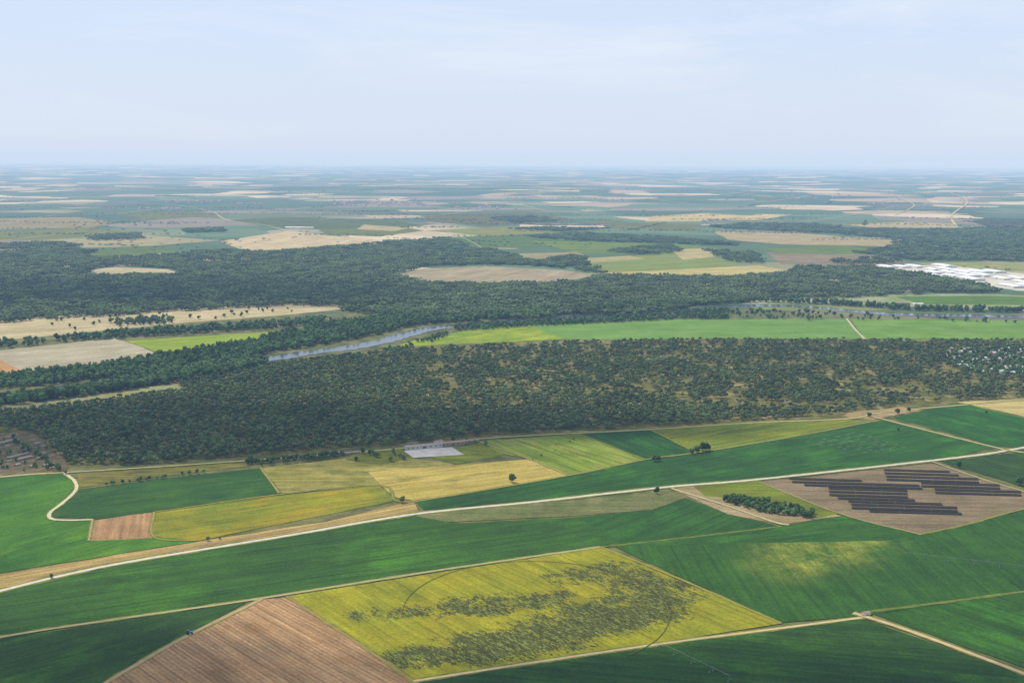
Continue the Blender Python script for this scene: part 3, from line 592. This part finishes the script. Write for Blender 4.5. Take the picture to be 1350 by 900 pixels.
# ---------------------------------------------------------------- solar farm
pm=N("solar_cells"); p=pm.pos(); br=pm.n('ShaderNodeTexBrick'); pm.l(p,br.inputs[0]); br.offset=0; br.inputs['Scale'].default_value=.6
br.inputs['Color1'].default_value=(.024,.021,.014,1); br.inputs['Color2'].default_value=(.034,.029,.019,1); br.inputs['Mortar'].default_value=(.05,.05,.045,1); br.inputs['Mortar Size'].default_value=.015
pm.l(br.outputs[0],pm.b.inputs[0]); pm.b.inputs['Roughness'].default_value=.7; pm.b.inputs['Specular IOR Level'].default_value=.04
def solar(a,b,dep=3.5):
    a=np.array(G(*a));b=np.array(G(*b)); L=np.linalg.norm(b-a); c=(a+b)/2; th=math.atan2(*(b-a)[::-1]); tl=math.radians(12)
    e=bpy.data.objects.new("solar_array",None); COL.objects.link(e); e.location=(c[0],c[1],.3); e.rotation_euler=(0,0,th); tag(e,"long row of dark solar panels on frames","solar panels",group="rows of solar panels")
    n=max(1,int(L/20)); V=[];Fc=[]
    for i in range(n):
        x0=-L/2+i*L/n+.1;x1=-L/2+(i+1)*L/n-.1; v,f=box(x0,x1,-dep/2,dep/2,-.05,.05)
        v=[(x,y*math.cos(tl)-z*math.sin(tl),1.1+y*math.sin(tl)+z*math.cos(tl)) for x,y,z in v]; o=len(V); V+=v; Fc+=[[k+o for k in q] for q in f]
    q=mesh_obj("panel",V,Fc,pm.m); q.parent=e
    M=[]
    for i in range(n+1):
        x=min(max(-L/2+i*L/n,-L/2+.5),L/2-.5)
        for yy in(-dep*.3,dep*.3): M.append(box(x-.08,x+.08,yy-.08,yy+.08,-.3,1.0+yy*math.tan(tl)))
    V,Fc=merge(M); q=mesh_obj("frame",V,Fc,GALV); q.parent=e
SL=.030
def block(xa,ya_,xb,n_,st=4.3):
    for i in range(n_): y=ya_+i*st; solar((xa+i*.6,y),(xb+i*.6,y+(xb-xa)*SL))
block(1040,632,1136,1); block(1044,636.3,1212,1); block(1060,640.6,1216,1); block(1092,644.9,1196,3); block(1104,657.8,1206,1); block(1118,662.1,1242,1); block(1122,666.4,1262,2); block(1146,675,1268,1)
block(1165,620.5,1252,1); block(1166,624.8,1264,1); block(1168,629.1,1290,2); block(1214,637.7,1318,2); block(1232,646.3,1346,2)
# ---------------------------------------------------------------- irrigation booms, sprinklers, tractor
SPRAY=simple("water_spray",(.45,.52,.48),.9,.1,1.)
def pivot(a,b,nt):
    a=np.array(G(*a));b=np.array(G(*b)); L=np.linalg.norm(b-a); th=math.atan2(*(b-a)[::-1])
    e=bpy.data.objects.new("irrigation_pivot",None); COL.objects.link(e); e.location=(a[0],a[1],.35); e.rotation_euler=(0,0,th); tag(e,"long galvanised irrigation boom on wheeled towers","irrigation pivot")
    M=[tube((0,0,3.5),(L,0,3.5),.11,.1)]; n=nt; s=L/n
    for i in range(n):
        for k in range(6):
            x=i*s+k*s/6; M.append(tube((x,0,3.5),(x+s/12,0,2.9),.03,.03,4)); M.append(tube((x+s/12,0,2.9),(x+s/6,0,3.5),.03,.03,4))
    V,Fc=merge(M); q=mesh_obj("pipe",V,Fc,GALV); q.parent=e
    for i in range(n+1):
        x=i*s; M=[tube((x,-1.5,.5),(x,0,3.4),.06,.05,5),tube((x,1.5,.5),(x,0,3.4),.06,.05,5)]
        M+=[tube((x-.12,yy,.5),(x+.12,yy,.5),.5,.5,14) for yy in(-1.5,1.5)]
        V,Fc=merge(M); q=mesh_obj("tower",V,Fc,GALV); q.parent=e
pivot((1185,733),(1352,752),5); pivot((868,853),(962,898),4)
sv=[tube((0,0,0),(0,0,1.3),.06,.05,6)]
RM=mesh_obj("riser",*sv[0],GALV,link=False).data
V=[];Fc=[]
for i in range(50):
    a=random.uniform(0,6.28); r=random.uniform(.5,3.4); z=1.3+1.3*math.sin(min(1,r/3.4)*math.pi); o=len(V); s=.11
    V+=[(r*math.cos(a)-s,r*math.sin(a),z),(r*math.cos(a)+s,r*math.sin(a),z),(r*math.cos(a),r*math.sin(a)+s,z+s)]; Fc.append([o,o+1,o+2])
SM=mesh_obj("spray",V,Fc,SPRAY,link=False).data
def sprinklers(px,sp):
    for X,Y in scatter(px,sp,None,jit=.2):
        e=bpy.data.objects.new("sprinkler",None); COL.objects.link(e); e.location=(X,Y,.35); tag(e,"field sprinkler throwing fine water spray","sprinkler",group="field sprinklers")
        for nm,me in(("riser",RM),("spray",SM)): c=bpy.data.objects.new(nm,me); COL.objects.link(c); c.parent=e
sprinklers([(1060,585),(1130,572),(1200,592),(1150,602)],12)
DK=simple("wheel_track",tuple(alb((104,106,34),830)[:3]),.95,.2,.2)
def arc(cx,cy,r,a0,a1,w=1.,mt=DK):
    c=np.array(G(cx,cy)); P=[c+r*np.array([math.cos(math.radians(t)),math.sin(math.radians(t))]) for t in np.linspace(a0,a1,90)]
    global ROADZ; ROADZ+=.004
    o=ribbon("wheel_track",P,w,mt,ROADZ+.03); tag(o,"curved wheel track pressed into the crop","track","structure")
arc(706,803,90,-52,190,.7)
def tractor(x,y,rot):
    X,Y=G(x,y); e=bpy.data.objects.new("tractor",None); COL.objects.link(e); e.location=(X,Y,.4); e.rotation_euler=(0,0,rot); tag(e,"blue tractor on the edge of ploughed soil","tractor")
    B=simple("blue_paint",(.03,.15,.4),.4,.05,1.,.5); T=simple("tyre_rubber",(.03,.03,.03),.9,.1,1.)
    def part(n,g,m): q=mesh_obj(n,*g,m); q.parent=e
    part("body",merge([box(0,2.4,-.45,.45,.9,1.7),box(-1.2,0,-.6,.6,.8,1.3)]),B); part("cab",merge([box(-1.1,0,-.65,.65,1.32,2.6),box(-1.2,.1,-.75,.75,2.603,2.75)]),GLASS)
    for xx,yy,r in((-.7,-.95,.85),(-.7,.95,.85),(1.9,-.8,.55),(1.9,.8,.55)): part("wheel",tube((xx,yy-.2,r),(xx,yy+.2,r),r,r,18),T)
tractor(249,836,.4)
# ---------------------------------------------------------------- clouds added overhead, out of view, so their shade darkens parts of the fields
az=math.radians(-50); el=math.radians(52)
sv_=Vector((math.sin(az)*math.cos(el),math.cos(az)*math.cos(el),math.sin(el)))
cmn=N("cloud_vapour"); m=cmn; tc=m.n('ShaderNodeTexCoord').outputs['Object']
ln=m.n('ShaderNodeVectorMath',operation='LENGTH'); m.l(tc,ln.inputs[0])
dd_=m.math('ADD',m.rng(ln.outputs[1],.3,1.,1.,0.),m.rng(m.noise(tc,2.2,5,.6),.25,.75,-.35,.35)); al=m.rng(dd_,.1,.8,0,.88)
tr=m.n('ShaderNodeBsdfTransparent'); df=m.n('ShaderNodeBsdfTranslucent'); df.inputs[0].default_value=(.9,.9,.9,1); ms=m.n('ShaderNodeMixShader'); m.l(al,ms.inputs[0]); m.l(tr.outputs[0],ms.inputs[1]); m.l(df.outputs[0],ms.inputs[2]); m.l(ms.outputs[0],m.out.inputs[0])
def cloud(x,y,rx,ry,h=1300):
    X,Y=G(x,y); k=h/sv_.z; v=[(0,0,.04)];f=[]
    for i in range(1,7):
        for j in range(32):
            a=2*math.pi*j/32; r=i/6; v.append((r*math.cos(a),r*math.sin(a),.04*(1-(i/6)**2)+.012*math.sin(5*a+i)))
    for j in range(32): f.append((0,1+j,1+(j+1)%32))
    for i in range(5):
        for j in range(32): o=1+i*32; f.append((o+j,o+32+j,o+32+(j+1)%32,o+(j+1)%32))
    o=mesh_obj("cloud",v,f,cmn.m,smooth=True); o.location=(X+sv_.x*k,Y+sv_.y*k,h); o.scale=(rx,ry,rx); tag(o,"thin ragged cloud out of view, added to shade the fields","cloud","structure")
cloud(230,568,560,210); cloud(680,562,380,90); cloud(200,385,800,400); cloud(60,890,240,110); cloud(1000,905,300,80)
# ---------------------------------------------------------------- hazy sky
sl=bpy.data.lights.new("sun",'SUN'); sl.energy=4.4; sl.angle=math.radians(.5); sl.color=(1,.94,.84); so=bpy.data.objects.new("sun",sl); COL.objects.link(so); so.rotation_euler=sv_.to_track_quat('Z','Y').to_euler()
w=bpy.data.worlds.new("World"); S.world=w; w.use_nodes=True; t=w.node_tree; t.nodes.clear()
out=t.nodes.new('ShaderNodeOutputWorld'); bg=t.nodes.new('ShaderNodeBackground'); sk=t.nodes.new('ShaderNodeTexSky'); sk.sky_type='NISHITA'; sk.sun_disc=False; sk.sun_elevation=el; sk.sun_rotation=az; sk.altitude=300; sk.dust_density=1.5
tc=t.nodes.new('ShaderNodeTexCoord'); mp=t.nodes.new('ShaderNodeMapping'); mp.inputs[3].default_value=(1.3,1.3,7); t.links.new(tc.outputs['Generated'],mp.inputs[0])
nz=t.nodes.new('ShaderNodeTexNoise'); nz.inputs['Scale'].default_value=2.4; nz.inputs['Detail'].default_value=8; nz.inputs['Roughness'].default_value=.62; nz.inputs['Distortion'].default_value=.5; t.links.new(mp.outputs[0],nz.inputs['Vector'])
mr=t.nodes.new('ShaderNodeMapRange'); mr.inputs[1].default_value=.48; mr.inputs[2].default_value=.8; t.links.new(nz.outputs[0],mr.inputs[0])
veil=t.nodes.new('ShaderNodeMix'); veil.data_type='RGBA'; veil.inputs[6].default_value=(6.8,8.0,10.0,1); veil.inputs[7].default_value=(8.7,9.3,10.4,1); t.links.new(mr.outputs[0],veil.inputs[0])
sz=t.nodes.new('ShaderNodeSeparateXYZ'); t.links.new(tc.outputs['Generated'],sz.inputs[0]); mz=t.nodes.new('ShaderNodeMapRange'); mz.inputs[1].default_value=0; mz.inputs[2].default_value=.11; mz.inputs[3].default_value=.85; mz.inputs[4].default_value=0; t.links.new(sz.outputs[2],mz.inputs[0])
vh=t.nodes.new('ShaderNodeMix'); vh.data_type='RGBA'; vh.inputs[7].default_value=(7.7,8.35,9.3,1); t.links.new(mz.outputs[0],vh.inputs[0]); t.links.new(veil.outputs[2],vh.inputs[6])
mx_=t.nodes.new('ShaderNodeMix'); mx_.data_type='RGBA'; mx_.inputs[0].default_value=.92; t.links.new(sk.outputs[0],mx_.inputs[6]); t.links.new(vh.outputs[2],mx_.inputs[7])
t.links.new(mx_.outputs[2],bg.inputs[0]); bg.inputs[1].default_value=.1; t.links.new(bg.outputs[0],out.inputs[0])
v,f=box(-120000,120000,-120000,120000,-300,700)
hm=bpy.data.materials.new("sky_haze"); hm.use_nodes=True; t=hm.node_tree; t.nodes.clear(); out=t.nodes.new('ShaderNodeOutputMaterial')
va_=t.nodes.new('ShaderNodeVolumeAbsorption'); mx=SIG.max()*1.25; va_.inputs['Density'].default_value=mx; va_.inputs['Color'].default_value=tuple(1-SIG/mx)+(1,)
LE=LINF*np.array([1.04,1.03,1.01])
em=t.nodes.new('ShaderNodeEmission'); e_=LE*SIG; em.inputs[0].default_value=tuple(e_/e_.max())+(1,); em.inputs[1].default_value=e_.max()  # haze glow emitted by the volume itself, standing in for scattered sunlight
ad=t.nodes.new('ShaderNodeAddShader'); t.links.new(va_.outputs[0],ad.inputs[0]); t.links.new(em.outputs[0],ad.inputs[1]); t.links.new(ad.outputs[0],out.inputs['Volume'])
o=mesh_obj("sky",v,f,hm); tag(o,"pale blue summer sky thick with haze","sky","structure")
